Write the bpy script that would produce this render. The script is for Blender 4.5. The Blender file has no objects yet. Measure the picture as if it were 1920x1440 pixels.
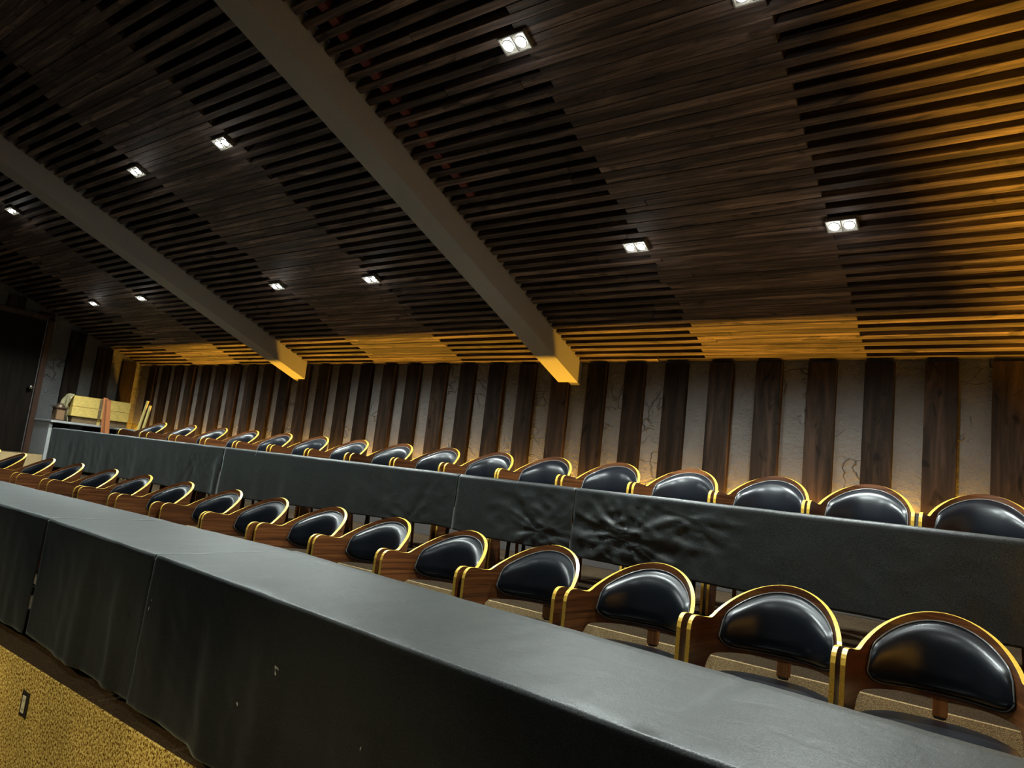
import bpy, math, random
from mathutils import Vector, Matrix, noise
random.seed(7)
sc = bpy.context.scene
COL = sc.collection
sin, cos, pi, R = math.sin, math.cos, math.pi, math.radians

# ------------------------------------------------------------------ camera, world, lights, exposure
H = 2.45                       # eye height above the main floor; everything below is laid out from the eye, then lifted
YAW, PITCH, ROLL, FPX = 0.640623, 0.133337, 0.112826, 1308.83
ca, sa = cos(YAW), sin(YAW)
fw0, rt0, up0 = Vector((-sa, ca, 0)), Vector((ca, sa, 0)), Vector((0, 0, 1))
fw = cos(PITCH) * fw0 + sin(PITCH) * up0
uu = -sin(PITCH) * fw0 + cos(PITCH) * up0
rt = cos(ROLL) * rt0 + sin(ROLL) * uu
up = -sin(ROLL) * rt0 + cos(ROLL) * uu
cd = bpy.data.cameras.new('camera')
cam = bpy.data.objects.new('camera', cd); COL.objects.link(cam)
m = Matrix((rt, up, -fw)).transposed().to_4x4()
cam.matrix_world = m
cam.location = (0, 0, 0)
cd.sensor_width = 36.0; cd.lens = FPX / 1920 * 36.0; cd.clip_start = 0.05; cd.clip_end = 100
sc.camera = cam

w = bpy.data.worlds.new('world'); sc.world = w; w.use_nodes = True
w.node_tree.nodes['Background'].inputs[0].default_value = (0.5, 0.55, 0.6, 1)
w.node_tree.nodes['Background'].inputs[1].default_value = 0.02
sc.view_settings.view_transform = 'Standard'
sc.view_settings.look = 'None'
sc.view_settings.gamma = 1.0
sc.view_settings.use_curve_mapping = False
sc.view_settings.exposure = 0.0
sc.cycles.use_denoising = True
sc.cycles.max_bounces = 6
sc.cycles.diffuse_bounces = 3
sc.cycles.sample_clamp_indirect = 4.0

SPOT_W = 245.0          # each downlight
SPOT_COL = (0.90, 1.0, 0.97)
STRIP_W = 26.0         # warm strip, per metre
WARM = (1.0, 0.47, 0.03)
FRONT_W = 55.0         # added warm fill spots over the main floor
FRONT_COL = (1.0, 0.78, 0.40)

# geometry of the room (all measured from the eye)
YW, ZW, SL = 6.3, 1.285, R(20.5)
XL, XR = -13.3, 0.78
YF = -4.5
F0, F1, F2 = -2.45, -1.33, -0.76      # main floor, lower tier, upper tier
Y1, Y2 = 1.80, 3.57                   # tier edges
TS = math.tan(SL)
def cz(y): return ZW + (YW - y) * TS

def light(kind, name, loc, power, col, **kw):
    d = bpy.data.lights.new(name, kind); d.energy = power; d.color = col
    for k, v in kw.items(): setattr(d, k, v)
    o = bpy.data.objects.new(name, d); o.location = loc; COL.objects.link(o); return o

# warm strips in the troughs (real fixtures, built further down)
for i in range(4):
    x0 = XL + 0.1 + i * 3.47; x1 = x0 + 3.45
    o = light('AREA', 'strip_light', ((x0 + x1) / 2, 6.212, -0.05), STRIP_W * .8 * 3.45, WARM, shape='RECTANGLE', size=3.45, size_y=0.008)
    o.rotation_euler = (pi, 0, 0)
o = light('AREA', 'strip_light', (0.66, 3.6, -0.64), STRIP_W * 5.0 * 3.0, WARM, shape='RECTANGLE', size=0.04, size_y=5.0)
o.rotation_euler = (pi, 0, 0)
# added warm fill spots, unseen behind the camera, aimed at the gold riser
for x in (-8.0, -6.0, -4.0, -2.0):
    o = light('SPOT', 'riser_fill', (x, -1.6, 1.6), FRONT_W * 5.2, FRONT_COL, spot_size=R(40), spot_blend=0.6, shadow_soft_size=0.1)
    o.rotation_euler = (R(40), 0, 0)

# added row of unseen neutral fill spots, brightening the front cloth faces
for x in (-10.7, -8.0, -5.6, -3.4, -1.2):
    o = light('SPOT', 'neutral_spot', (x, -0.9, 3.75), 75.0, SPOT_COL, spot_size=R(110), spot_blend=.8, shadow_soft_size=.06)
    o.rotation_euler = (R(18), 0, 0)

# ------------------------------------------------------------------ helpers
def tag(o, label=None, cat=None, group=None, kind=None):
    if label: o['label'] = label
    if cat: o['category'] = cat
    if group: o['group'] = group
    if kind: o['kind'] = kind
    return o
class MB:
    def __init__(s): s.v = []; s.f = []; s.mi = []; s.sm = []; s.uv = []
    def add(s, vs, fs, mi=0, sm=False, uvs=None):
        b = len(s.v); s.v += [tuple(v) for v in vs]
        for k, f in enumerate(fs):
            s.f.append([b + i for i in f]); s.mi.append(mi); s.sm.append(sm)
            s.uv.append([uvs[i] for i in f] if uvs else [(0, 0)] * len(f))
    def box(s, x0, x1, y0, y1, z0, z1, mi=0, bev=0.0, M=None):
        if bev <= 0:
            vs = [(x, y, z) for z in (z0, z1) for y in (y0, y1) for x in (x0, x1)]
            fs = [(0, 2, 3, 1), (4, 5, 7, 6), (0, 1, 5, 4), (2, 6, 7, 3), (0, 4, 6, 2), (1, 3, 7, 5)]
        else:
            b = min(bev, (x1 - x0) * .45, (y1 - y0) * .45, (z1 - z0) * .45)
            vs = []; idx = {}
            for sx in (0, 1):
                for sy in (0, 1):
                    for sz in (0, 1):
                        X, Y, Z = (x0, x1)[sx], (y0, y1)[sy], (z0, z1)[sz]
                        dx, dy, dz = (b, -b)[sx], (b, -b)[sy], (b, -b)[sz]
                        idx[sx, sy, sz] = len(vs)
                        vs += [(X, Y + dy, Z + dz), (X + dx, Y, Z + dz), (X + dx, Y + dy, Z)]
            I = lambda a, b_, c, k: idx[a, b_, c] + k
            fs = []
            for s_ in (0, 1):
                q = [I(s_, 0, 0, 0), I(s_, 1, 0, 0), I(s_, 1, 1, 0), I(s_, 0, 1, 0)]; fs.append(q if s_ else q[::-1])
                q = [I(0, s_, 0, 1), I(1, s_, 0, 1), I(1, s_, 1, 1), I(0, s_, 1, 1)]; fs.append(q[::-1] if s_ else q)
                q = [I(0, 0, s_, 2), I(1, 0, s_, 2), I(1, 1, s_, 2), I(0, 1, s_, 2)]; fs.append(q if s_ else q[::-1])
            for a in (0, 1):
                for b_ in (0, 1):
                    fs.append([I(a, b_, 0, 0), I(a, b_, 1, 0), I(a, b_, 1, 1), I(a, b_, 0, 1)])
                    fs.append([I(a, 0, b_, 0), I(a, 1, b_, 0), I(a, 1, b_, 2), I(a, 0, b_, 2)])
                    fs.append([I(0, a, b_, 1), I(1, a, b_, 1), I(1, a, b_, 2), I(0, a, b_, 2)])
            for k in idx.values(): fs.append([k, k + 1, k + 2])
        if M is not None: vs = [tuple(M @ Vector(v)) for v in vs]
        s.add(vs, fs, mi); return s
    def tube(s, pts, r, n=8, mi=0, closed=False, cap=True, r2=None):
        P = [Vector(p) for p in pts]; N = len(P); rings = []
        for i, p in enumerate(P):
            if closed: t = P[(i + 1) % N] - P[i - 1]
            else: t = P[min(i + 1, N - 1)] - P[max(i - 1, 0)]
            t.normalize()
            a = Vector((0, 0, 1)) if abs(t.z) < .9 else Vector((1, 0, 0))
            u = t.cross(a).normalized(); v = t.cross(u)
            rr = r if r2 is None else r + (r2 - r) * i / max(1, N - 1)
            rings.append([p + rr * (cos(2 * pi * k / n) * u + sin(2 * pi * k / n) * v) for k in range(n)])
        vs = [v for g in rings for v in g]; fs = []
        for i in range(N if closed else N - 1):
            j = (i + 1) % N
            for k in range(n):
                fs.append((i * n + k, i * n + (k + 1) % n, j * n + (k + 1) % n, j * n + k))
        if cap and not closed: fs += [tuple(range(n)), tuple(range((N - 1) * n, N * n))]
        s.add(vs, fs, mi, True); return s
    def lathe(s, prof, n=16, c=(0, 0, 0), mi=0):
        vs = []; fs = []
        for r, z in prof:
            for k in range(n): vs.append((c[0] + r * cos(2 * pi * k / n), c[1] + r * sin(2 * pi * k / n), c[2] + z))
        for i in range(len(prof) - 1):
            for k in range(n): fs.append((i * n + k, i * n + (k + 1) % n, (i + 1) * n + (k + 1) % n, (i + 1) * n + k))
        s.add(vs, fs, mi, True); return s
    def grid(s, rows, mi=0, sm=True, closed=False, uvf=None):
        n = len(rows[0]); vs = [v for r in rows for v in r]; fs = []
        for i in range(len(rows) - 1):
            for k in range(n if closed else n - 1):
                fs.append((i * n + k, i * n + (k + 1) % n, (i + 1) * n + (k + 1) % n, (i + 1) * n + k))
        s.add(vs, fs, mi, sm, uvf); return s
    def mesh(s, name, mats, fix=True):
        me = bpy.data.meshes.new(name); me.from_pydata(s.v, [], s.f)
        me.polygons.foreach_set('material_index', s.mi); me.polygons.foreach_set('use_smooth', s.sm)
        ul = me.uv_layers.new(name='UVMap'); flat = []
        for f in s.uv:
            for c in f: flat += [c[0], c[1]]
        ul.data.foreach_set('uv', flat)
        for mt in (mats if isinstance(mats, (list, tuple)) else [mats]): me.materials.append(mt)
        if fix:
            import bmesh
            bm = bmesh.new(); bm.from_mesh(me); bmesh.ops.recalc_face_normals(bm, faces=bm.faces); bm.to_mesh(me); bm.free()
        me.update(); return me
    def build(s, name, mats, parent=None, fix=True):
        return obj(name, s.mesh(name, mats, fix), parent)
def obj(name, me, parent=None, loc=None):
    o = bpy.data.objects.new(name, me); COL.objects.link(o)
    if parent: o.parent = parent
    if loc: o.location = loc
    return o
def empty(name, loc=(0, 0, 0), rz=0):
    o = bpy.data.objects.new(name, None); o.location = loc; o.rotation_euler = (0, 0, rz); o.empty_display_size = .1
    COL.objects.link(o); return o
def copy_tree(o, parent=None):
    c = o.copy(); COL.objects.link(c)
    if parent: c.parent = parent
    for ch in list(o.children): copy_tree(ch, c)
    return c

# ------------------------------------------------------------------ materials
def mat(name):
    mt = bpy.data.materials.new(name); mt.use_nodes = True
    nt = mt.node_tree; return mt, nt, nt.nodes['Principled BSDF']
def N(nt, t, **kw):
    n = nt.nodes.new(t)
    for k, v in kw.items(): setattr(n, k, v)
    return n
def ramp(nt, src, stops):
    r = N(nt, 'ShaderNodeValToRGB'); e = r.color_ramp.elements
    while len(e) < len(stops): e.new(0.5)
    for i, (p, c) in enumerate(stops): e[i].position = p; e[i].color = (*c, 1)
    nt.links.new(src, r.inputs[0]); return r.outputs[0]
def bump(nt, b, h, s, d=0.01):
    n = N(nt, 'ShaderNodeBump'); n.inputs['Strength'].default_value = s; n.inputs['Distance'].default_value = d
    nt.links.new(h, n.inputs['Height']); nt.links.new(n.outputs[0], b.inputs['Normal']); return n
def mixc(nt, fac, a, b, mode='MULTIPLY'):
    m_ = N(nt, 'ShaderNodeMix', data_type='RGBA', blend_type=mode)
    if isinstance(fac, float): m_.inputs[0].default_value = fac
    else: nt.links.new(fac, m_.inputs[0])
    for i, q in ((6, a), (7, b)):
        if isinstance(q, tuple): m_.inputs[i].default_value = (*q, 1)
        else: nt.links.new(q, m_.inputs[i])
    return m_.outputs[2]
def wood(name, dark, mid, lite, axis='X', scale=1.0, rough=0.55, grain=22.0, knots=False, coord='Object', tint=0.5, spec=0.3, bs=.35):
    mt, nt, b = mat(name)
    tc = N(nt, 'ShaderNodeTexCoord'); oi = N(nt, 'ShaderNodeObjectInfo')
    mp = N(nt, 'ShaderNodeMapping')
    sc_ = {'X': (1.2, grain, grain), 'Z': (grain, grain, 1.2), 'U': (1.6, grain, 1)}[axis]
    mp.inputs['Scale'].default_value = tuple(scale * q for q in sc_)
    off = N(nt, 'ShaderNodeVectorMath', operation='SCALE'); off.inputs[0].default_value = (37, 19, 53)
    nt.links.new(oi.outputs['Random'], off.inputs['Scale'])
    ad = N(nt, 'ShaderNodeVectorMath', operation='ADD')
    nt.links.new(tc.outputs[coord], ad.inputs[0]); nt.links.new(off.outputs[0], ad.inputs[1])
    nt.links.new(ad.outputs[0], mp.inputs[0])
    n1 = N(nt, 'ShaderNodeTexNoise'); n1.inputs['Scale'].default_value = 1.0; n1.inputs['Detail'].default_value = 6; n1.inputs['Roughness'].default_value = .65
    n1.inputs['Distortion'].default_value = 0.6
    nt.links.new(mp.outputs[0], n1.inputs[0])
    col = ramp(nt, n1.outputs[0], [(0.30, dark), (0.5, mid), (0.72, lite)])
    # piece to piece tint
    mr = N(nt, 'ShaderNodeMapRange'); mr.inputs[3].default_value = 1 - tint; mr.inputs[4].default_value = 1 + tint * .6
    nt.links.new(oi.outputs['Random'], mr.inputs[0])
    cr = N(nt, 'ShaderNodeCombineColor')
    for i in range(3): nt.links.new(mr.outputs[0], cr.inputs[i])
    col = mixc(nt, 1.0, col, cr.outputs[0])
    if knots:
        n2 = N(nt, 'ShaderNodeTexNoise'); n2.inputs['Scale'].default_value = 1.0; n2.inputs['Detail'].default_value = 3; n2.inputs['Distortion'].default_value = 1.5
        mp2 = N(nt, 'ShaderNodeMapping'); mp2.inputs['Scale'].default_value = {'X': (3, 8, 8), 'Z': (8, 8, 3.5)}.get(axis, (3, 8, 1))
        nt.links.new(ad.outputs[0], mp2.inputs[0]); nt.links.new(mp2.outputs[0], n2.inputs[0])
        k = ramp(nt, n2.outputs[0], [(0.30, (.15, .15, .15)), (0.40, (1, 1, 1))])
        col = mixc(nt, 0.85, col, k)
    nt.links.new(col, b.inputs['Base Color'])
    b.inputs['Roughness'].default_value = rough; b.inputs['Specular IOR Level'].default_value = spec
    bump(nt, b, n1.outputs[0], bs, 0.004)
    return mt
def plain(name, c, rough=.5, metal=0.0, spec=.5, nscale=0, nb=.2, nd=.002, var=0.0):
    mt, nt, b = mat(name)
    b.inputs['Base Color'].default_value = (*c, 1); b.inputs['Roughness'].default_value = rough
    b.inputs['Metallic'].default_value = metal; b.inputs['Specular IOR Level'].default_value = spec
    tc = N(nt, 'ShaderNodeTexCoord'); n1 = N(nt, 'ShaderNodeTexNoise')
    n1.inputs['Scale'].default_value = nscale or 40; n1.inputs['Detail'].default_value = 4
    nt.links.new(tc.outputs['Object'], n1.inputs[0])
    if nscale: bump(nt, b, n1.outputs[0], nb, nd)
    v = var or .08
    cc = ramp(nt, n1.outputs[0], [(.3, tuple(q * (1 - v) for q in c)), (.7, tuple(min(1, q * (1 + v)) for q in c))])
    nt.links.new(cc, b.inputs['Base Color'])
    return mt
def emit(name, c, s):
    mt, nt, b = mat(name)
    b.inputs['Base Color'].default_value = (*c, 1); b.inputs['Emission Color'].default_value = (*c, 1); b.inputs['Emission Strength'].default_value = s
    return mt
M = {}
M['slat'] = wood('slat_wood', (.018, .0135, .0125), (.085, .062, .055), (.29, .215, .18), 'X', knots=True, rough=.6, tint=.55, bs=.8)
M['deck'] = wood('deck_wood', (.004, .003, .003), (.008, .006, .005), (.014, .010, .008), 'X', rough=.8)
M['board'] = wood('wall_board_wood', (.006, .004, .003), (.017, .011, .008), (.042, .026, .017), 'Z', grain=14, knots=True, rough=.6, tint=.45, spec=.1)
M['walnut'] = wood('walnut_veneer', (.030, .009, .003), (.105, .034, .009), (.21, .075, .020), 'U', grain=60, rough=.32, coord='UV', tint=.22, spec=.5, bs=.08)
M['ply'] = plain('ply_edge', (.86, .52, .07), .35, nscale=120, nb=.1, var=.2)
M['post'] = wood('post_wood', (.16, .055, .015), (.34, .13, .035), (.5, .22, .07), 'Z', grain=40, rough=.45)
M['red'] = plain('red_block', (.16, .03, .025), .7, nscale=30)
M['beam'] = plain('beam_paint', (.33, .33, .325), .6, nscale=200, nb=.15, nd=.001)
M['metal'] = plain('dark_metal', (.03, .03, .032), .3, metal=.6)
M['chrome'] = plain('chrome', (.7, .7, .7), .15, metal=1.0)
M['frame'] = plain('lamp_frame', (.14, .135, .12), .6)
M['bulb'] = emit('bulb_glow', (1.0, 1.0, .93), 60)
M['led'] = emit('led_glow', (1.0, .55, .15), 6)
M['trough'] = plain('trough_paint', (.06, .05, .045), .7)
M['black_plastic'] = plain('black_plastic', (.02, .018, .016), .5)
M['almond'] = plain('almond_plastic', (.78, .76, .5), .4)
M['card'] = plain('cardboard', (.66, .47, .12), .75, nscale=25, nb=.2, nd=.003, var=.15)
M['card_dark'] = plain('cardboard_brown', (.17, .11, .05), .8, nscale=25, var=.2)
M['grey_panel'] = plain('grey_panel', (.36, .37, .36), .6, nscale=12)
M['film'] = plain('plastic_film', (.45, .40, .22), .25, nscale=30, nb=.8, nd=.01)
M['bronze'] = plain('lantern_bronze', (.10, .065, .04), .4, metal=.5)
M['glass'] = plain('lantern_glass', (.25, .15, .08), .1)
M['cedar'] = wood('cedar_strips', (.10, .03, .01), (.30, .10, .03), (.48, .20, .07), 'Z', grain=30, rough=.6)
M['pine'] = wood('pine_strips', (.5, .40, .12), (.66, .55, .2), (.75, .66, .3), 'Z', grain=18, rough=.6, tint=.1)
M['doorwood'] = wood('door_wood', (.006, .004, .003), (.010, .007, .005), (.018, .013, .009), 'Z', grain=18, rough=.55, tint=.05)
M['doorwood'].node_tree.nodes['Principled BSDF'].inputs['Specular IOR Level'].default_value = .08
M['trimwood'] = wood('trim_wood', (.03, .014, .008), (.055, .026, .015), (.08, .04, .02), 'Z', grain=14, rough=.5, tint=.1)
def leather():
    mt, nt, b = mat('black_leather')
    tc = N(nt, 'ShaderNodeTexCoord'); v = N(nt, 'ShaderNodeTexVoronoi'); v.inputs['Scale'].default_value = 260
    nt.links.new(tc.outputs['Object'], v.inputs[0])
    b.inputs['Base Color'].default_value = (.005, .0065, .010, 1); b.inputs['Roughness'].default_value = .30
    b.inputs['Specular IOR Level'].default_value = .55
    bump(nt, b, v.outputs[0], .12, .001); return mt
M['leather'] = leather()
def carpet(name, a, b_, c, s=170, rough=.95, hard=0.0):
    mt, nt, b = mat(name)
    tc = N(nt, 'ShaderNodeTexCoord')
    n1 = N(nt, 'ShaderNodeTexNoise'); n1.inputs['Scale'].default_value = s; n1.inputs['Detail'].default_value = 3; n1.inputs['Roughness'].default_value = .7
    n2 = N(nt, 'ShaderNodeTexNoise'); n2.inputs['Scale'].default_value = 3; n2.inputs['Detail'].default_value = 3
    nt.links.new(tc.outputs['Object'], n1.inputs[0]); nt.links.new(tc.outputs['Object'], n2.inputs[0])
    col = ramp(nt, n1.outputs[0], [(.36 + hard, a), (.5, b_), (.66 - hard, c)])
    k = ramp(nt, n2.outputs[0], [(.3, (.8, .8, .8)), (.7, (1.1, 1.1, 1.1))])
    nt.links.new(mixc(nt, 1.0, col, k), b.inputs['Base Color'])
    b.inputs['Roughness'].default_value = rough; b.inputs['Specular IOR Level'].default_value = .15
    bump(nt, b, n1.outputs[0], .8, .006); return mt
M['carpet'] = carpet('brown_carpet', (.022, .014, .008), (.06, .038, .020), (.13, .088, .045), 190)
M['gold'] = carpet('gold_carpet', (.12, .06, .012), (.66, .44, .10), (1.0, .86, .30), 75, hard=.05)
M['gold2'] = carpet('tan_carpet', (.26, .17, .08), (.56, .39, .19), (.90, .68, .36), 240)
def plaster():
    mt, nt, b = mat('wall_plaster')
    tc = N(nt, 'ShaderNodeTexCoord')
    n1 = N(nt, 'ShaderNodeTexNoise'); n1.inputs['Scale'].default_value = 26; n1.inputs['Detail'].default_value = 7; n1.inputs['Roughness'].default_value = .6
    n2 = N(nt, 'ShaderNodeTexVoronoi'); n2.feature = 'DISTANCE_TO_EDGE'; n2.inputs['Scale'].default_value = 3.2
    n3 = N(nt, 'ShaderNodeTexNoise'); n3.inputs['Scale'].default_value = 2.2; n3.inputs['Detail'].default_value = 4
    for q in (n1, n3): nt.links.new(tc.outputs['Object'], q.inputs[0])
    mm = N(nt, 'ShaderNodeVectorMath', operation='ADD')
    nt.links.new(tc.outputs['Object'], mm.inputs[0]); nt.links.new(n3.outputs['Color'], mm.inputs[1]); nt.links.new(mm.outputs[0], n2.inputs[0])
    chips = ramp(nt, n2.outputs[0], [(.0, (1, 1, 1)), (.035, (0, 0, 0))])
    msk = ramp(nt, n3.outputs[0], [(.52, (0, 0, 0)), (.6, (1, 1, 1))])
    ch = mixc(nt, 1.0, chips, msk)
    h = mixc(nt, .6, n1.outputs['Color'], ch, 'ADD')
    col = ramp(nt, n3.outputs[0], [(.3, (.10, .098, .097)), (.7, (.145, .142, .14))])
    nt.links.new(col, b.inputs['Base Color']); b.inputs['Roughness'].default_value = .85
    b.inputs['Specular IOR Level'].default_value = .2
    bump(nt, b, h, 1.0, .05); return mt
M['plaster'] = plaster()
def cloth_mat():
    mt, nt, b = mat('black_tablecloth')
    tc = N(nt, 'ShaderNodeTexCoord')
    n1 = N(nt, 'ShaderNodeTexNoise'); n1.inputs['Scale'].default_value = 420; n1.inputs['Detail'].default_value = 2
    n2 = N(nt, 'ShaderNodeTexNoise'); n2.inputs['Scale'].default_value = 2.3; n2.inputs['Detail'].default_value = 5; n2.inputs['Distortion'].default_value = .4
    n3 = N(nt, 'ShaderNodeTexNoise'); n3.inputs['Scale'].default_value = 7; n3.inputs['Detail'].default_value = 6; n3.inputs['Distortion'].default_value = 1.2
    for q in (n1, n2, n3): nt.links.new(tc.outputs['Object'], q.inputs[0])
    a = ramp(nt, n2.outputs[0], [(.3, (.011, .013, .0125)), (.7, (.018, .021, .020))])
    g = ramp(nt, n1.outputs[0], [(.3, (.65, .65, .65)), (.7, (1.35, 1.35, 1.35))])
    st = ramp(nt, n3.outputs[0], [(.28, (.72, .72, .68)), (.36, (1, 1, 1))])
    n5 = N(nt, 'ShaderNodeTexNoise'); n5.inputs['Scale'].default_value = 17; n5.inputs['Detail'].default_value = 1; n5.inputs['Distortion'].default_value = 1.5
    nt.links.new(tc.outputs['Object'], n5.inputs[0])
    lint = ramp(nt, n5.outputs[0], [(.815, (0, 0, 0)), (.85, (1, 1, 1))])
    cc_ = mixc(nt, 1.0, mixc(nt, 1.0, a, g), st)
    nt.links.new(mixc(nt, lint, cc_, (.45, .47, .45), 'MIX'), b.inputs['Base Color'])
    b.inputs['Roughness'].default_value = .45; b.inputs['Specular IOR Level'].default_value = .6
    b.inputs['Sheen Weight'].default_value = .16; b.inputs['Sheen Roughness'].default_value = .35
    b.inputs['Sheen Tint'].default_value = (.85, 1, .95, 1)
    n4 = N(nt, 'ShaderNodeTexNoise'); n4.inputs['Scale'].default_value = 230; n4.inputs['Detail'].default_value = 2
    nt.links.new(tc.outputs['Object'], n4.inputs[0])
    b1 = bump(nt, b, n3.outputs[0], .25, .01)
    b2 = N(nt, 'ShaderNodeBump'); b2.inputs['Strength'].default_value = .55; b2.inputs['Distance'].default_value = .0012
    nt.links.new(n4.outputs[0], b2.inputs['Height']); nt.links.new(b1.outputs[0], b2.inputs['Normal']); nt.links.new(b2.outputs[0], b.inputs['Normal'])
    sr = N(nt, 'ShaderNodeMapRange'); sr.inputs[1].default_value = .3; sr.inputs[2].default_value = .7; sr.inputs[3].default_value = .30; sr.inputs[4].default_value = 1.0
    nt.links.new(n4.outputs[0], sr.inputs[0]); nt.links.new(sr.outputs[0], b.inputs['Specular IOR Level'])
    return mt
M['cloth'] = cloth_mat()

# ------------------------------------------------------------------ room shell
def struct(name, mb, mt, label=None, parent=None):
    o = mb.build(name, mt, parent); o['kind'] = 'structure'
    if label: o['label'] = label
    return o
struct('floor', MB().box(XL - .1, XR + .1, YF - .1, YW + .1, F0 - .1, F0), M['carpet'], 'brown carpet of the lower main floor')
mb = MB().box(XL, XR, Y1 + .012, YW, F0, F1)
lt = struct('seating_platform', mb, M['carpet'], 'lower brown carpeted platform under the front row of tables')
obj('riser_face', MB().box(XL, XR, Y1, Y1 + .012, F0 + .001, F1 + .004, bev=.003).mesh('riser_face', M['gold']), lt)['label'] = 'gold carpeted front face'
mb = MB().box(XL, XR, Y2 + .012, YW, F1, F2)
ut = struct('seating_platform', mb, M['carpet'], 'upper brown carpeted platform under the back row of tables')
obj('riser_face', MB().box(XL, XR, Y2, Y2 + .012, F1 + .001, F2 + .004, bev=.003).mesh('riser_face', M['gold2']), ut)['label'] = 'tan carpeted front face'
mb = MB().box(XL, -12.62, 3.35, 4.68, F2, -.47)
ld = struct('door_landing', mb, M['carpet'], 'carpeted step in front of the dark door')
obj('riser_face', MB().box(-12.62, -12.608, 3.35, 4.68, F2, -.466).mesh('riser_face', M['gold2']), ld)

# back wall with its boards
wb = struct('wall_back', MB().box(XL - .1, XR + .1, YW, YW + .1, F0, cz(YW) + .3), M['plaster'], 'plaster back wall with dark upright boards')
bme = MB().box(-.1125, .1125, -.06, 0, F2, ZW - .012, bev=.004).mesh('wall_board', M['board'])
k = 0; x = -.0825
xs = []
while x - .1125 > XL + .02:
    xs.append(x); x -= .438
for x in [.355] + xs:
    o = obj('wall_board', bme, wb, (x + random.uniform(-.006, .006), YW, 0))
    o.scale = (random.uniform(.97, 1.03), random.uniform(.85, 1.1), 1)
# left wall
wl = struct('wall_left', MB().box(XL - .1, XL, YF, YW, F0, 6.0), M['plaster'], 'left end wall with dark boards and a door')
def lboard(y0, y1, z0=F2):
    zt = cz(y1) - .02
    MB().box(0, .06, -(y1 - y0) / 2, (y1 - y0) / 2, z0 - (z0 + zt) / 2, zt - (z0 + zt) / 2, bev=.004)
    h = (zt - z0) / 2
    me = MB().box(0, .06, -(y1 - y0) / 2, (y1 - y0) / 2, -h, h, bev=.004).mesh('wall_board', M['board'])
    obj('wall_board', me, wl, (XL, (y0 + y1) / 2, (z0 + zt) / 2))
for y0, y1, z0 in ((5.92, 6.16, F2), (5.47, 5.72, F2), (5.0, 5.245, F2), (4.46, 4.69, 1.80), (4.0, 4.24, 1.80), (3.54, 3.78, 1.80), (3.08, 3.3, F1), (2.6, 2.84, F1), (2.12, 2.36, F1)):
    lboard(y0, y1, z0)
dr = empty('door_1', (XL, 4.1, 0)); dr['kind'] = 'structure'; dr['label'] = 'dark brown wooden door in the left end wall'
MB().box(0, .035, -.50, .50, -.46, 1.73, bev=.003).build('door_leaf', M['doorwood'], dr)
f = MB(); f.box(0, .07, .515, .60, -.47, 1.80, bev=.004); f.box(0, .07, -.60, -.515, -.47, 1.80, bev=.004); f.box(0, .07, -.60, .60, 1.745, 1.82, bev=.004)
f.build('door_frame', M['trimwood'], dr)
MB().box(0.0, .02, .500, .515, -.46, 1.74).build('light_gap', plain('gap_steel', (.35, .35, .34), .3, metal=.8), dr)
kb = MB().tube([(.035, .43, .60), (.085, .43, .60)], .012, 10); kb.lathe([(0, -.04), (.028, -.03), (.04, 0), (.028, .03), (0, .04)], 12, (.10, .43, .60))
kb.build('door_knob', M['chrome'], dr)
# right and front walls, outside the frame but real
struct('wall_right', MB().box(XR, XR + .1, YF, YW, F0, 6.0), M['plaster'], 'plaster right end wall')
struct('wall_front', MB().box(XL - .1, XR + .1, YF - .1, YF, F0, 6.0), M['plaster'], 'plaster front wall behind the viewer')


# sloping ceiling: three bays between beams, each with slats, infill planks and deck
ce = Matrix.Translation((0, YW, ZW)) @ Matrix.Rotation(-SL, 4, 'X')
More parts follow.
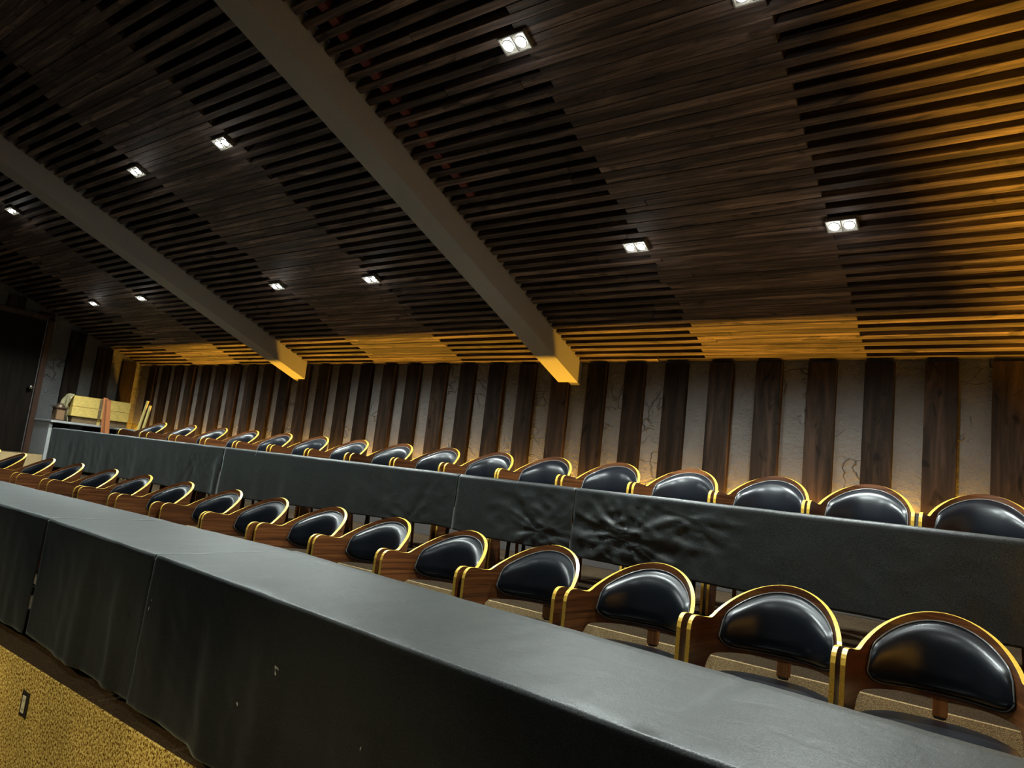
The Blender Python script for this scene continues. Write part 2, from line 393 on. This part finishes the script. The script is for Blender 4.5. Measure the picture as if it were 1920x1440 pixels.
# local frame: -y runs up the slope towards the front of the room, +z is above the boards
SLEN = (YW - YF) / cos(SL)
cache = {}
def plank(L, w_, h_):
    L = round(L, 2); key = (L, w_, h_)
    if key not in cache:
        cache[key] = MB().box(-L / 2, L / 2, -w_ / 2, w_ / 2, 0, h_, bev=.0025).mesh('slat', M['slat'])
    return cache[key]
bays = [('ceiling', 'near ceiling bay of dark wooden slats', -3.80, XR, -2.40, -1.05, 1.5),
        ('ceiling', 'middle ceiling bay of dark wooden slats', -8.36, -4.04, -6.92, -5.42, 1.6),
        ('ceiling', 'far ceiling bay of dark wooden slats beside the door wall', XL, -8.62, -11.45, -10.05, 2.4)]
PIT, NS = .105, 55
bi = 0
for nm, lab, xa, xb, pa, pb, jn in bays:
    mb = MB().box(xa, xb, -SLEN, 0, .09, .12)
    root = mb.build('ceiling', M['deck']); root.matrix_world = ce
    root['kind'] = 'structure'; root['label'] = lab
    # plain boarding further up, above the viewer
    mb = MB().box(xa, xb, -SLEN, -(.05 + PIT * NS - .03), .0, .09); mb.build('ceiling_boarding', M['slat'], root)
    for i in range(NS):
        s = .05 + PIT * i
        npc = 2 if bi < 2 else 3
        if bi < 2 and random.random() < .35: npc = 1
        cuts = [xa] + sorted(xa + (xb - xa) * min(.92, max(.08, (q + random.uniform(.25, .75)) / npc)) for q in range(npc - 1)) + [xb]
        for a, b in zip(cuts[:-1], cuts[1:]):
            o = obj('slat', plank(b - a - .004, .052, .09), root)
            o.location = ((a + b) / 2, -s + random.uniform(-.002, .002), random.uniform(-.005, .004))
        s2 = s + PIT / 2
        if bi == 2 and i > 3:
            c = random.uniform(pa - .5, pb - .6) if random.random() < .5 else pa
            ra, rb = min(c, pa) + random.uniform(-.35, .1), pb + random.uniform(-.03, .03)
        elif bi == 1 and i > 3: ra, rb = pa + random.uniform(-.12, .06), pb + random.uniform(-.06, .06)
        else: ra, rb = pa + random.uniform(-.03, .03), pb + random.uniform(-.008, .008)
        o = obj('infill_plank', plank(rb - ra, .0515, .088), root)
        o.location = ((ra + rb) / 2, -s2, random.uniform(-.002, .004))
        if bi == 0 and i > 22:
            o = obj('spacer_block', None, root) if False else bpy.data.objects.new('spacer_block', cache.setdefault('blk', MB().box(-.035, .035, -.024, .024, .012, .09, bev=.003).mesh('spacer_block', M['red'])))
            COL.objects.link(o); o.parent = root; o.location = (xa + .22 + random.uniform(-.015, .015), -s2, 0)
    bi += 1
def beam(x0, x1, lab):
    mb = MB()
    y1 = YF; n = cos(SL)
    vs = []
    for y in (YW - .001, y1):
        z = cz(y)
        vs += [(x0, y, z - .235), (x1, y, z - .235), (x1, y, z + .09), (x0, y, z + .09)]
    mb.add(vs, [(0, 1, 2, 3), (4, 7, 6, 5), (0, 4, 5, 1), (1, 5, 6, 2), (2, 6, 7, 3), (3, 7, 4, 0)])
    o = mb.build('ceiling_beam', M['beam']); o['kind'] = 'structure'; o['label'] = lab
beam(-4.04, -3.80, 'painted grey box beam nearest the viewer')
beam(-8.62, -8.36, 'painted grey box beam farther left, beyond the near one')

# light troughs
tr = empty('light_trough', (0, 0, 0)); tag(tr, 'low dark trough with warm uplight along the foot of the back wall', 'light')
MB().box(XL + .05, XR - .01, 6.155, 6.17, F2, .08, bev=.003).build('front_panel', M['trough'], tr)
MB().box(XL + .05, XR - .01, 6.18, 6.23, -.10, -.07).build('light_strip', M['led'], tr)
tr = empty('light_trough', (0, 0, 0)); tag(tr, 'low dark trough with warm uplight along the foot of the right wall', 'light')
MB().box(.575, .59, 1.0, 6.09, F2, -.46, bev=.003).build('front_panel', M['trough'], tr)
MB().box(.60, .74, 1.0, 6.09, -.70, -.66).build('light_strip', M['led'], tr)
MB().box(.575, .779, 1.0, 6.09, F2 - .02, F2 - .001).build('shelf', M['trough'], tr)

# twin spotlights
def spot_fixture():
    root = empty('twin_spotlight')
    fr = MB()
    W_, D_ = .135, .075
    for a in (-1, 1):
        fr.box(-W_, W_, a * D_ - .006, a * D_ + .006, -.030, .012, bev=.002)
        fr.box(a * W_ - .006, a * W_ + .006, -D_, D_, -.030, .012, bev=.002)
    fr.box(-.005, .005, -D_, D_, -.026, .012)
    fr.box(-W_, W_, -D_, D_, .002, .012)
    fr.build('frame', M['frame'], root)
    for a in (-1, 1):
        c = (a * .067, 0, -.008)
        g = MB().lathe([(.026, .0), (.052, -.012), (.054, -.024), (.050, -.024)], 16, c); g.build('reflector', M['black_plastic'], root)
        g = MB().lathe([(0, -.034), (.020, -.030), (.036, -.016), (.040, -.004), (.030, .0)], 14, c); g.build('bulb', M['bulb'], root)
    return root
sp0 = spot_fixture()
spots = [(-2.44, 2.93, 'twin spotlight high in the near ceiling bay, left of the top edge lamp'),
         (-1.10, 3.06, 'twin spotlight cut by the top edge of the photo in the near bay'),
         (-2.44, 4.67, 'lower twin spotlight just right of the near beam'),
         (-.975, 4.69, 'twin spotlight nearest the right edge, by the amber slats'),
         (-6.98, 2.915, 'upper left twin spotlight of the middle bay'),
         (-5.505, 2.925, 'upper right twin spotlight of the middle bay'),
         (-6.975, 4.64, 'lower left twin spotlight of the middle bay'),
         (-5.456, 4.70, 'lower right twin spotlight of the middle bay'),
         (-10.017, 2.87, 'twin spotlight at the left photo edge in the far bay'),
         (-11.47, 4.545, 'twin spotlight lowest and leftmost, near the door wall'),
         (-10.024, 4.56, 'lower right twin spotlight of the far bay beside the far beam')]
rot = Matrix.Rotation(-SL, 4, 'X')
for i, (x, y, lab) in enumerate(spots):
    r = sp0 if i == 0 else copy_tree(sp0)
    r.scale = (.68, .75, .8); r.location = (x, y, cz(y) - .010); r.rotation_euler = (-SL, 0, R(0))
    tag(r, lab, 'ceiling light', 'twin spotlights set in the slatted ceiling')
    o = light('SPOT', 'neutral_spot', (x, y - .02, cz(y) - .06), SPOT_W, SPOT_COL, spot_size=R(142), spot_blend=.7, shadow_soft_size=.05)
    o.rotation_euler = (R(-1), 0, 0)
    light('POINT', 'bulb_spill', (x, y - .05, cz(y) - .16), 0.6, (1.0, .98, .90), shadow_soft_size=.03)

# ------------------------------------------------------------------ tables and cloths
def table(x0, x1, yn0, yn1, yf0, yf1, zt, zf, lab, grp):
    root = empty('folding_table', ((x0 + x1) / 2, (yn0 + yf1) / 2, zf)); tag(root, lab, 'table', grp)
    ox, oy, oz = root.location
    i = .03
    v = []
    for z in (zt - .035, zt - .008):
        v += [(x0 + i - ox, yn0 + i - oy, z - oz), (x1 - i - ox, yn1 + i - oy, z - oz), (x1 - i - ox, yf1 - i - oy, z - oz), (x0 + i - ox, yf0 - i - oy, z - oz)]
    mb = MB(); mb.add(v, [(0, 3, 2, 1), (4, 5, 6, 7), (0, 1, 5, 4), (1, 2, 6, 5), (2, 3, 7, 6), (3, 0, 4, 7)])
    mb.build('tabletop', M['trimwood'], root)
    for xx, yn, yf in ((x0 + .28, yn0, yf0), (x1 - .28, yn1, yf1)):
        yc = (yn + yf) / 2 + .04
        g = MB()
        for dy in (-.11, .11):
            g.tube([(xx - ox, yc + dy - oy, .035), (xx - ox, yc + dy * .6 - oy, zt - .036 - oz)], .014, 8)
        g.tube([(xx - ox, yc - .26 - oy, .012), (xx - ox, yc - .16 - oy, .045), (xx - ox, yc + .16 - oy, .045), (xx - ox, yc + .26 - oy, .012)], .013, 8)
        g.build('leg', M['metal'], root)
    return root
def sstep(a, b, x):
    t = max(0, min(1, (x - a) / (b - a))); return t * t * (3 - 2 * t)
def cloth(x0, x1, yn0, yn1, yf0, yf1, zt, hem, lab, grp, seed=0, crumple=(), left_end=False, wob=.012, dx=.022, backdrop=.22, folds=(), kink=None):
    nx = max(8, int((x1 - x0) / dx)); rr = .016
    rows = []
    nf = 34
    for i in range(nx + 1):
        t = i / nx; x = x0 + (x1 - x0) * t
        yn = yn0 + (yn1 - yn0) * t; yf = yf0 + (yf1 - yf0) * t
        if kink:
            (kx, kn, kf) = kink
            if x < kx: yn = yn0 + (kn - yn0) * (x - x0) / (kx - x0); yf = yf0 + (kf - yf0) * (x - x0) / (kx - x0)
            else: yn = kn + (yn1 - kn) * (x - kx) / (x1 - kx); yf = kf + (yf1 - kf) * (x - kx) / (x1 - kx)
        hz = hem(x)
        col = []
        # back drop
        for z in (zt - backdrop, zt - backdrop * .5, zt - rr): col.append((x, yf + .006 + .01 * noise.noise(Vector((x * 3, 9 + seed, z * 2))), z))
        col.append((x, yf - rr * .3, zt - rr * .3))
        for q in range(13):
            y = yf - rr + (yn + rr - yf + rr) * q / 12
            dz = (-.004 * math.exp(-((x - kink[0]) / .02) ** 2) if kink else 0) + .0035 * noise.noise(Vector((x * 2.2 + seed, y * 2.2, 3))) + .0018 * noise.noise(Vector((x * 9, y * 5 + seed, 5)))
            col.append((x, y, zt + dz))
        sag = .003 * noise.noise(Vector((x * 4, seed, 1)))
        for k in range(1, 4):
            a = k / 4 * pi / 2
            col.append((x, yn + rr - rr * sin(a) - .0, zt - rr + rr * cos(a) + sag))
        for q in range(nf + 1):
            g = q / nf; z = zt - rr + (hz - zt + rr) * g
            amp = g ** .8
            o = wob * 1.6 * noise.noise(Vector((x * 3.1 + seed * 5, z * .5, seed))) * amp
            o += wob * .8 * noise.noise(Vector((x * 9 + seed * 3, z * 1.2, seed + 4))) * amp
            o += wob * .35 * (1 - abs(noise.noise(Vector((x * 6 + z * 5, z * 4 - x * 2, seed + 8)))) * 4) * min(1, g * 3) * .4
            for fx, fa, fwid in folds:
                o += fa * math.exp(-((x - fx - .02 * g) / fwid) ** 2) * sstep(.05, .45, g)
            xx = x
            for (cx, czz, rad, ca_) in crumple:
                d = math.hypot(x - cx, z - czz) / rad
                if d < 1:
                    an = math.atan2(z - czz, x - cx)
                    wgt = (1 - d) ** .7
                    rdg = abs(noise.noise(Vector((cos(an) * 3.0, sin(an) * 3.0, seed + d * .8)))) * 2
                    rd2 = abs(noise.noise(Vector((x * 11, z * 11, seed + 2)))) * 1.2
                    o += ca_ * wgt * (.8 - rdg - rd2) * min(1, g * 5)
            for (ex, sgn) in ((x0, 1), (x1, -1)):
                de = abs(x - ex)
                if de < .18: o += .004 * (1 - de / .18) * g * noise.noise(Vector((z * 3, ex, seed)))
            col.append((xx, yn - .002 - max(o, -.006) - .008 * g, z))
        rows.append(col)
    mb = MB(); mb.grid(rows)
    if left_end:
        er = []
        ny = 26
        for j in range(ny + 1):
            u = j / ny; y = yn0 + .001 + (yf0 - yn0) * u; c = []
            for q in range(nf + 1):
                g = q / nf; z = zt - .004 + (hem(x0) - zt) * g
                o = .09 * g + .03 * g * noise.noise(Vector((y * 5, z, seed + 6)))
                fl = max(0, 1 - u / .25)
                c.append((x0 - o * (1 - fl * fl), y - (.012 * g * fl), z))
            er.append(c)
        mb.grid(er)
    o = mb.build('tablecloth', M['cloth'], None, fix=False)
    md = o.modifiers.new('thick', 'SOLIDIFY'); md.thickness = .0025; md.offset = -1
    tag(o, lab, 'tablecloth', grp)
    return o
ZT1, ZT2 = -.57, -.015
g1, g2 = 'black tablecloths of the front row', 'black tablecloths of the back row'
gt1, gt2 = 'folding tables of the front row', 'folding tables of the back row'
h1 = lambda x: -1.268 + .012 * noise.noise(Vector((x * 1.7, 0, 0)))
C1 = [(-9.6, -6.663, 1.88, 1.905, 2.60, 2.665, 'black tablecloth at the far left end of the front row', 11, ()),
      (-6.662, -4.903, 1.905, 1.925, 2.665, 2.69, 'narrow stretch of black tablecloth in the front row, second from the left edge', 12, ()),
      (-4.90, -3.472, 1.925, 1.87, 2.69, 2.725, 'black tablecloth just left of the open gap in the front row', 13, ((-3.75, .022, .07), (-4.2, .012, .1))),
      (-3.46, .55, 1.87, 1.57, 2.725, 2.34, 'long black tablecloth right of the open gap, in the foreground', 14, ((-2.75, .02, .09), (-2.35, .022, .08), (-1.7, .012, .1)))]
for k, (a, b, n0, n1, f0, f1, lab, sd, fo) in enumerate(C1):
    kk = (-.73, 1.655, 2.47) if k == 3 else None
    cloth(a, b, n0, n1, f0, f1, ZT1 + (.002 if k % 2 else 0), h1, lab, g1, sd, folds=fo, wob=.013, kink=kk)
    if kk:
        table(a, kk[0], n0, kk[1], f0, kk[2], ZT1, F1, 'folding table under the left part of the long foreground cloth', gt1)
        table(kk[0] + .01, b, kk[1], n1, kk[2], f1, ZT1, F1, 'folding table under the right end of the long foreground cloth', gt1)
    else: table(a, b, n0, n1, f0, f1, ZT1, F1, ('folding table under the far left end of the front row', 'folding table under the second cloth from the left, front row', 'folding table under the cloth left of the open gap')[k], gt1)
def h2(x):
    pts = [(-10.2, -.50), (-6, -.46), (-3.35, -.385), (-3.0, -.40), (-1.6, -.435), (.7, -.475)]
    for (a, za), (b, zb) in zip(pts[:-1], pts[1:]):
        if x <= b: return za + (zb - za) * max(0, (x - a) / (b - a)) + .006 * noise.noise(Vector((x * 3, 5, 0)))
    return pts[-1][1]
C2 = [(-9.95, -6.06, 'black tablecloth at the far end of the back row, nearest the door', 21, ((-6.5, -.1, .5, .008),), ((-6.12, .02, .05), (-9.4, .012, .1))),
      (-6.05, -3.17, 'black tablecloth of the back row between the two beams ends', 22, ((-3.6, -.4, .5, .008),), ()),
      (-3.16, -2.22, 'short black tablecloth in the middle of the back row', 23, ((-2.45, -.3, .45, .022),), ()),
      (-2.215, .56, 'creased black tablecloth at the right end of the back row', 24, ((-1.85, -.26, .45, .040), (-1.45, -.12, .3, .015)), ())]
for k, (a, b, lab, sd, cr, fo) in enumerate(C2):
    cloth(a, b, 3.75, 3.75, 4.42, 4.42, ZT2 + (.002 if k % 2 else 0), h2, lab, g2, sd, crumple=cr, left_end=(k == 0), wob=.008, folds=fo, backdrop=.2)
for a, b, lab in ((-9.93, -8.1, 'folding table under the far end of the back row'), (-8.09, -6.06, 'folding table under the back row, second from the far end'),
                  (-6.05, -4.62, 'folding table under the back row near the far beam'), (-4.6, -3.17, 'folding table under the back row near the near beam'),
                  (-3.16, -1.33, 'folding table under the creased back cloths'), (-1.32, .55, 'folding table with black metal leg showing below the right back cloth')):
    table(a, b, 3.75, 3.75, 4.42, 4.42, ZT2, F2, lab, gt2)

# ------------------------------------------------------------------ armchair
def make_chair():
    root = empty('armchair')
    a, b_, nn = .287, .40, 2.5
    ZA, ZC = .832, .662
    S = 600; P = []
    for i in range(S + 1):
        th = pi * i / S; c, s = cos(th), sin(th)
        P.append(Vector((-a * math.copysign(abs(c) ** (2 / nn), c), b_ * max(0, s) ** (2 / nn), 0)))
    L = [0]
    for i in range(S): L.append(L[-1] + (P[i + 1] - P[i]).length)
    T = L[-1]
    def at(u):
        u = max(0, min(T, u)); lo, hi = 0, S
        while hi - lo > 1:
            md = (lo + hi) // 2
            if L[md] <= u: lo = md
            else: hi = md
        f_ = (u - L[lo]) / max(1e-9, L[hi] - L[lo]); return P[lo].lerp(P[hi], f_)
    def nrm(u):
        t = at(u + .006) - at(u - .006); t.normalize(); return Vector((t.y, -t.x, 0))     # points inward
    hL = T / 2
    def top(u):
        d = min(u, T - u)
        if d < .055: return ZA - .055 * (1 - math.sqrt(max(0, 1 - ((.055 - d) / .055) ** 2)))
        if d < .19: return ZA - .016 * (1 - cos((d - .055) / .135 * pi)) / 2
        t = (d - .19) / (hL - .19)
        e = .15 * t * t * (3 - 2 * t) + .85 * sin(pi / 2 * t) ** 1.02
        return ZA - .016 + .170 * e * sstep(-.08, .10, t)
    def bot(u):
        d = min(u, T - u)
        if d <= .125: return 0.0
        q = min(1, (d - .125) / .12)
        return ZC * (1 - (1 - q) ** 3.2) ** (1 / 3.2) if q < 1 else ZC
    def rec(u, z, v):
        wq = sin(pi * u / T) ** 2
        return Vector((v.x, v.y + .04 + .16 * (z - ZC) * wq, z))
    us = []
    u = 0
    ds = [0, .006, .015, .03, .045, .055] + [.07 + .0183 * i for i in range(4)] + [.125, .1252, .128, .133, .14, .15, .162, .176, .192, .21, .228, .245]
    while ds[-1] + .028 < hL: ds.append(ds[-1] + .028)
    us = ds + [hL] + [T - d for d in ds[::-1]]
    nr = 9; th = .009
    inn, out = [], []; uvs = []
    for u in us:
        z0, z1 = bot(u), top(u); n_ = nrm(u); p = at(u)
        inn.append([rec(u, z0 + (z1 - z0) * j / nr, p + n_ * th) for j in range(nr + 1)])
        out.append([rec(u, z0 + (z1 - z0) * j / nr, p - n_ * th) for j in range(nr + 1)])
        uvs += [(u, z0 + (z1 - z0) * j / nr) for j in range(nr + 1)]
    mb = MB(); mb.grid(inn, 0, True, False, uvs); mb.grid(out, 0, True, False, uvs)
    # pale ply edges, slightly proud of the veneer
    def edge(A, B): mb.grid([A, B], 1, False)
    edge([c[-1] for c in inn], [c[-1] for c in out]); edge([c[0] for c in inn], [c[0] for c in out])
    edge(inn[0], out[0]); edge(inn[-1], out[-1])
    mb.build('plywood_shell', [M['walnut'], M['ply']], root)
    # padded back
    hw = .32; rows = []; per_t, per_b = [], []
    nu, nv = 34, 12
    for i in range(nu + 1):
        up_ = -1 + 2 * i / nu; up_ = math.copysign(abs(up_) ** .8, up_); up_ = max(-.9999, min(.9999, up_))
        u = hL + up_ * hw
        zl = ZC + .022 + .05 * abs(up_) ** 7
        zt_ = zl + (.272 - .04 * abs(up_) ** 7) * (1 - abs(up_) ** 2.5) ** .5
        zt_ = max(zl + .002, min(zt_, top(u) - .036))
        n_ = nrm(u); p = at(u); col = []
        for j in range(nv + 1):
            v = -1 + 2 * j / nv; v = math.copysign(abs(v) ** .75, v)
            z = (zl + zt_) / 2 + (zt_ - zl) / 2 * v
            hgt = .012 + .058 * (max(0, 1 - abs(up_) ** 3.5)) ** .5 * (max(0, 1 - abs(v) ** 3)) ** .5
            if j in (0, nv) or i in (0, nu): hgt = .012
            col.append(rec(u, z, p + n_ * hgt))
        rows.append(col)
        per_t.append(rec(u, zt_ + .003, p + n_ * .015)); per_b.append(rec(u, zl - .003, p + n_ * .015))
    mb = MB(); mb.grid(rows); mb.build('back_cushion', M['leather'], root)
    mb = MB().tube(per_t + per_b[::-1], .0035, 6, closed=True); mb.build('welt', M['welt'], root)
    # seat
    mb = MB(); nu, rows = 40, []
    prof = [(0, .60), (.5, .601), (.8, .596), (.93, .584), (1, .562), (1, .525), (.95, .505), (0, .505)]
    for r_, z in prof:
        row = []
        for k in range(nu):
            t = 2 * pi * k / nu; c, s = cos(t), sin(t)
            row.append((.272 * r_ * math.copysign(abs(c) ** .8, c), .185 + .215 * r_ * math.copysign(abs(s) ** .8, s), z))
        rows.append(row)
    mb.grid(rows, 0, True, True); mb.build('seat_cushion', M['leather'], root)
    mb = MB().box(-.286, .286, .05, .09, .455, .504, bev=.004); mb.box(-.286, .286, .26, .30, .455, .504, bev=.004)
    mb.build('seat_rail', M['post'], root)
    for sx in (-1, 1):
        mb = MB().tube([(sx * .19, .28, .456), (sx * .21, .34, 0.0)], .018, 10, r2=.012); mb.build('rear_leg', M['post'], root)
    mb = MB().box(-.026, .026, .440, .478, ZC - .072, ZC + .03, bev=.003); bk = mb.build('back_bracket', M['post'], root)
    MB().lathe([(0, ZC - .080), (.022, ZC - .080), (.024, ZC - .072), (0, ZC - .072)], 14, (0, .460, 0)).build('foot_pad', M['black_plastic'], bk)
    return root
M['welt'] = plain('welt_vinyl', (.16, .16, .15), .2, spec=.8)
ch0 = make_chair()
R1 = [-.074, -.25, -.434, -.622, -.806, -.99, -1.170, -1.352, -1.551, -1.768, -1.983, -2.185, -2.412, -2.631, -2.872, -3.118]
R2 = [-.038, -.153, -.272, -.390, -.514, -.633, -.754, -.868, -.988, -1.113, -1.250, -1.380, -1.510, -1.645, -1.790, -1.942]
ORD = ['rightmost', 'second from the right', 'third from the right', 'fourth from the right', 'fifth from the right', 'sixth from the right', 'seventh from the right', 'eighth from the right',
       'eighth from the left', 'seventh from the left', 'sixth from the left', 'fifth from the left', 'fourth from the left', 'third from the left', 'second from the left', 'leftmost']
first = True
for rowi, (RR, zf) in enumerate(((R1, F1), (R2, F2))):
    for i, q in enumerate(RR):
        if rowi == 0: yc = 3.40 - .20 * sstep(4, 15, i)
        else: yc = 5.15 - .15 * sstep(3, 15, i)
        o = ch0 if first else copy_tree(ch0)
        first = False
        rr = random.Random(100 * rowi + i)
        rz = rr.uniform(-.018, .018)
        yc += rr.uniform(-.02, .02)
        xx_ = q * yc
        if i and lastx - xx_ < .611: xx_ = lastx - .611
        lastx = xx_
        o.location = (xx_, yc - .46, zf); o.rotation_euler = (0, 0, rz)
        row = 'front' if rowi == 0 else 'back'
        ex = ''
        tag(o, 'curved plywood armchair with black padded back, %s in the %s row' % (ORD[i], row), 'chair', 'plywood armchairs of the %s row' % row)

# ------------------------------------------------------------------ outlet on the riser
ou = empty('wall_outlet', (-4.42, Y1, -1.525)); tag(ou, 'almond power outlet in a black plate on the gold riser', 'outlet')
MB().box(-.045, .045, -.006, 0, -.066, .066, bev=.002).build('cover_plate', M['black_plastic'], ou)
q = MB(); q.box(-.020, .020, -.011, -.006, -.045, .045, bev=.003); q = q.build('receptacle', M['almond'], ou)
g = MB()
for dz in (-.024, .022):
    g.box(-.009, -.006, -.0118, -.011, dz - .005, dz + .005); g.box(.006, .009, -.0118, -.011, dz - .005, dz + .005)
g.build('slot', M['black_plastic'], q)

# ------------------------------------------------------------------ far left corner: counter, boxes, lantern, boards
ct = empty('counter', (-12.93, 5.39, F2)); tag(ct, 'grey counter along the end wall right of the door', 'counter')
MB().box(-.36, .36, -.70, .69, .825, .86, bev=.004).build('countertop', M['grey_panel'], ct)
MB().box(-.36, .30, -.69, -.64, 0, .825, bev=.003).build('side_panel', M['grey_panel'], ct)
MB().box(-.30, .30, .62, .66, 0, .825, bev=.003).build('side_panel', M['grey_panel'], ct)
MB().box(-.30, .30, -.64, .62, .40, .43, bev=.003).build('shelf', M['grey_panel'], ct)
ZC_ = F2 + .861
for (y0, y1, z0, z1, mt, lab, xx) in ((5.08, 5.95, 0, .105, 'card_dark', 'dark brown flat carton at the bottom of the carton stack', -.02),
                                     (5.04, 5.94, .106, .27, 'card', 'middle long yellow-brown carton in the stack on the counter', .02),
                                     (5.04, 5.94, .271, .45, 'card', 'top long yellow-brown carton in the stack on the counter', .02)):
    r = empty('carton', (-12.90 + xx, (y0 + y1) / 2, ZC_ + z0)); r.rotation_euler = (0, 0, R(-4)); tag(r, lab, 'box', 'cartons stacked on the counter')
    h, L2 = z1 - z0, (y1 - y0) / 2
    MB().box(-.17, .17, -L2, L2, 0, h - .004, bev=.004).build('carton_body', M[mt], r)
    MB().box(-.17, .1725, -L2 - .002, L2 + .002, h - .003, h, bev=.001).build('flap', M[mt], r)
    MB().box(.168, .1715, -.05, .0, .0, h - .004).build('tape', M['card_dark'] if mt == 'card' else M['card'], r)
# crumpled film on the left end of the cartons
rows = []
for i in range(16):
    row = []
    for j in range(18):
        u, v = i / 15, j / 17
        p = Vector((-12.72 - .30 * u, 5.005 - .05 * sin(pi * v), ZC_ + .005 + .46 * v))
        n_ = noise.noise_vector(Vector((u * 4, v * 5, 2))) * .045
        row.append(p + Vector((n_.x * .6, min(n_.y, 0.01), n_.z * .3 if 0 < v else 0)))
    rows.append(row)
o = MB().grid(rows).build('plastic_wrap', M['film'], None, fix=False); o.modifiers.new('t', 'SOLIDIFY').thickness = .003
tag(o, 'crumpled yellowish plastic wrap hanging at the left end of the cartons', 'plastic wrap')
# lantern
ln = empty('lantern', (-12.84, 4.93 + .13, ZC_)); ln.location.y = 5.0 - .0; tag(ln, 'small dark bronze lantern with domed top on the counter', 'lantern')
ln.location = (-12.80, 5.0 - .06 + .11, ZC_); ln.scale = (.9, .9, 1)
ln.location = (-12.72, 4.84, ZC_)
MB().box(-.085, .085, -.085, .085, 0, .02, bev=.003).build('base', M['bronze'], ln)
g = MB()
for sx in (-1, 1):
    for sy in (-1, 1): g.box(sx * .075 - .008, sx * .075 + .008, sy * .075 - .008, sy * .075 + .008, .02, .20)
g.build('post', M['bronze'], ln)
MB().box(-.068, .068, -.068, .068, .02, .20).build('glass', M['glass'], ln)
MB().box(-.095, .095, -.095, .095, .20, .218, bev=.003).build('lid', M['bronze'], ln)
MB().lathe([(.085, .218), (.075, .25), (.045, .275), (.012, .285), (0, .287)], 16).build('dome', M['bronze'], ln)
# bundle of reddish boards leaning on the counter
bd = empty('board_bundle', (-11.85, 5.25, F2)); tag(bd, 'bundle of reddish wooden strips leaning beside the cartons', 'wood strips')
for k in range(4):
    a = Vector((.03 + .026 * k, 0.0 + .01 * k, 0)); b2 = Vector((-.50 + .02 * k, .10 + .01 * k, 1.32 - .012 * k))
    d = (b2 - a); L_ = d.length; zq = d.normalized(); xq = Vector((1, 0, 0)); yq = zq.cross(xq).normalized(); xq = yq.cross(zq)
    mm = Matrix((xq, yq, zq)).transposed().to_4x4(); mm.translation = a
    o = MB().box(-.009, .009, -.035, .035, 0, L_, bev=.002).build('strip', M['cedar'], bd); o.matrix_local = mm
# pale sticks leaning in the corner
for k, (x0, x1, lab) in enumerate(((-12.5, -12.36, 'left pale yellow stick leaning against the back wall corner'), (-12.30, -12.24, 'right pale yellow stick leaning against the back wall corner'))):
    a = Vector((x0, 5.9, F2)); b2 = Vector((x1, 6.05, F2 + (1.38 if k == 0 else 1.30)))
    d = b2 - a; zq = d.normalized(); yq = zq.cross(Vector((1, 0, 0))).normalized(); xq = yq.cross(zq)
    mm = Matrix((xq, yq, zq)).transposed().to_4x4(); mm.translation = a
    o = MB().box(-.028, .028, -.012, .012, 0, d.length, bev=.002).build('wooden_stick', M['pine']); o.matrix_world = mm
    tag(o, lab, 'stick', 'pale sticks in the corner')

# ------------------------------------------------------------------ lift everything onto the main floor
for o in list(sc.objects):
    if o.parent is None: o.location.z += H
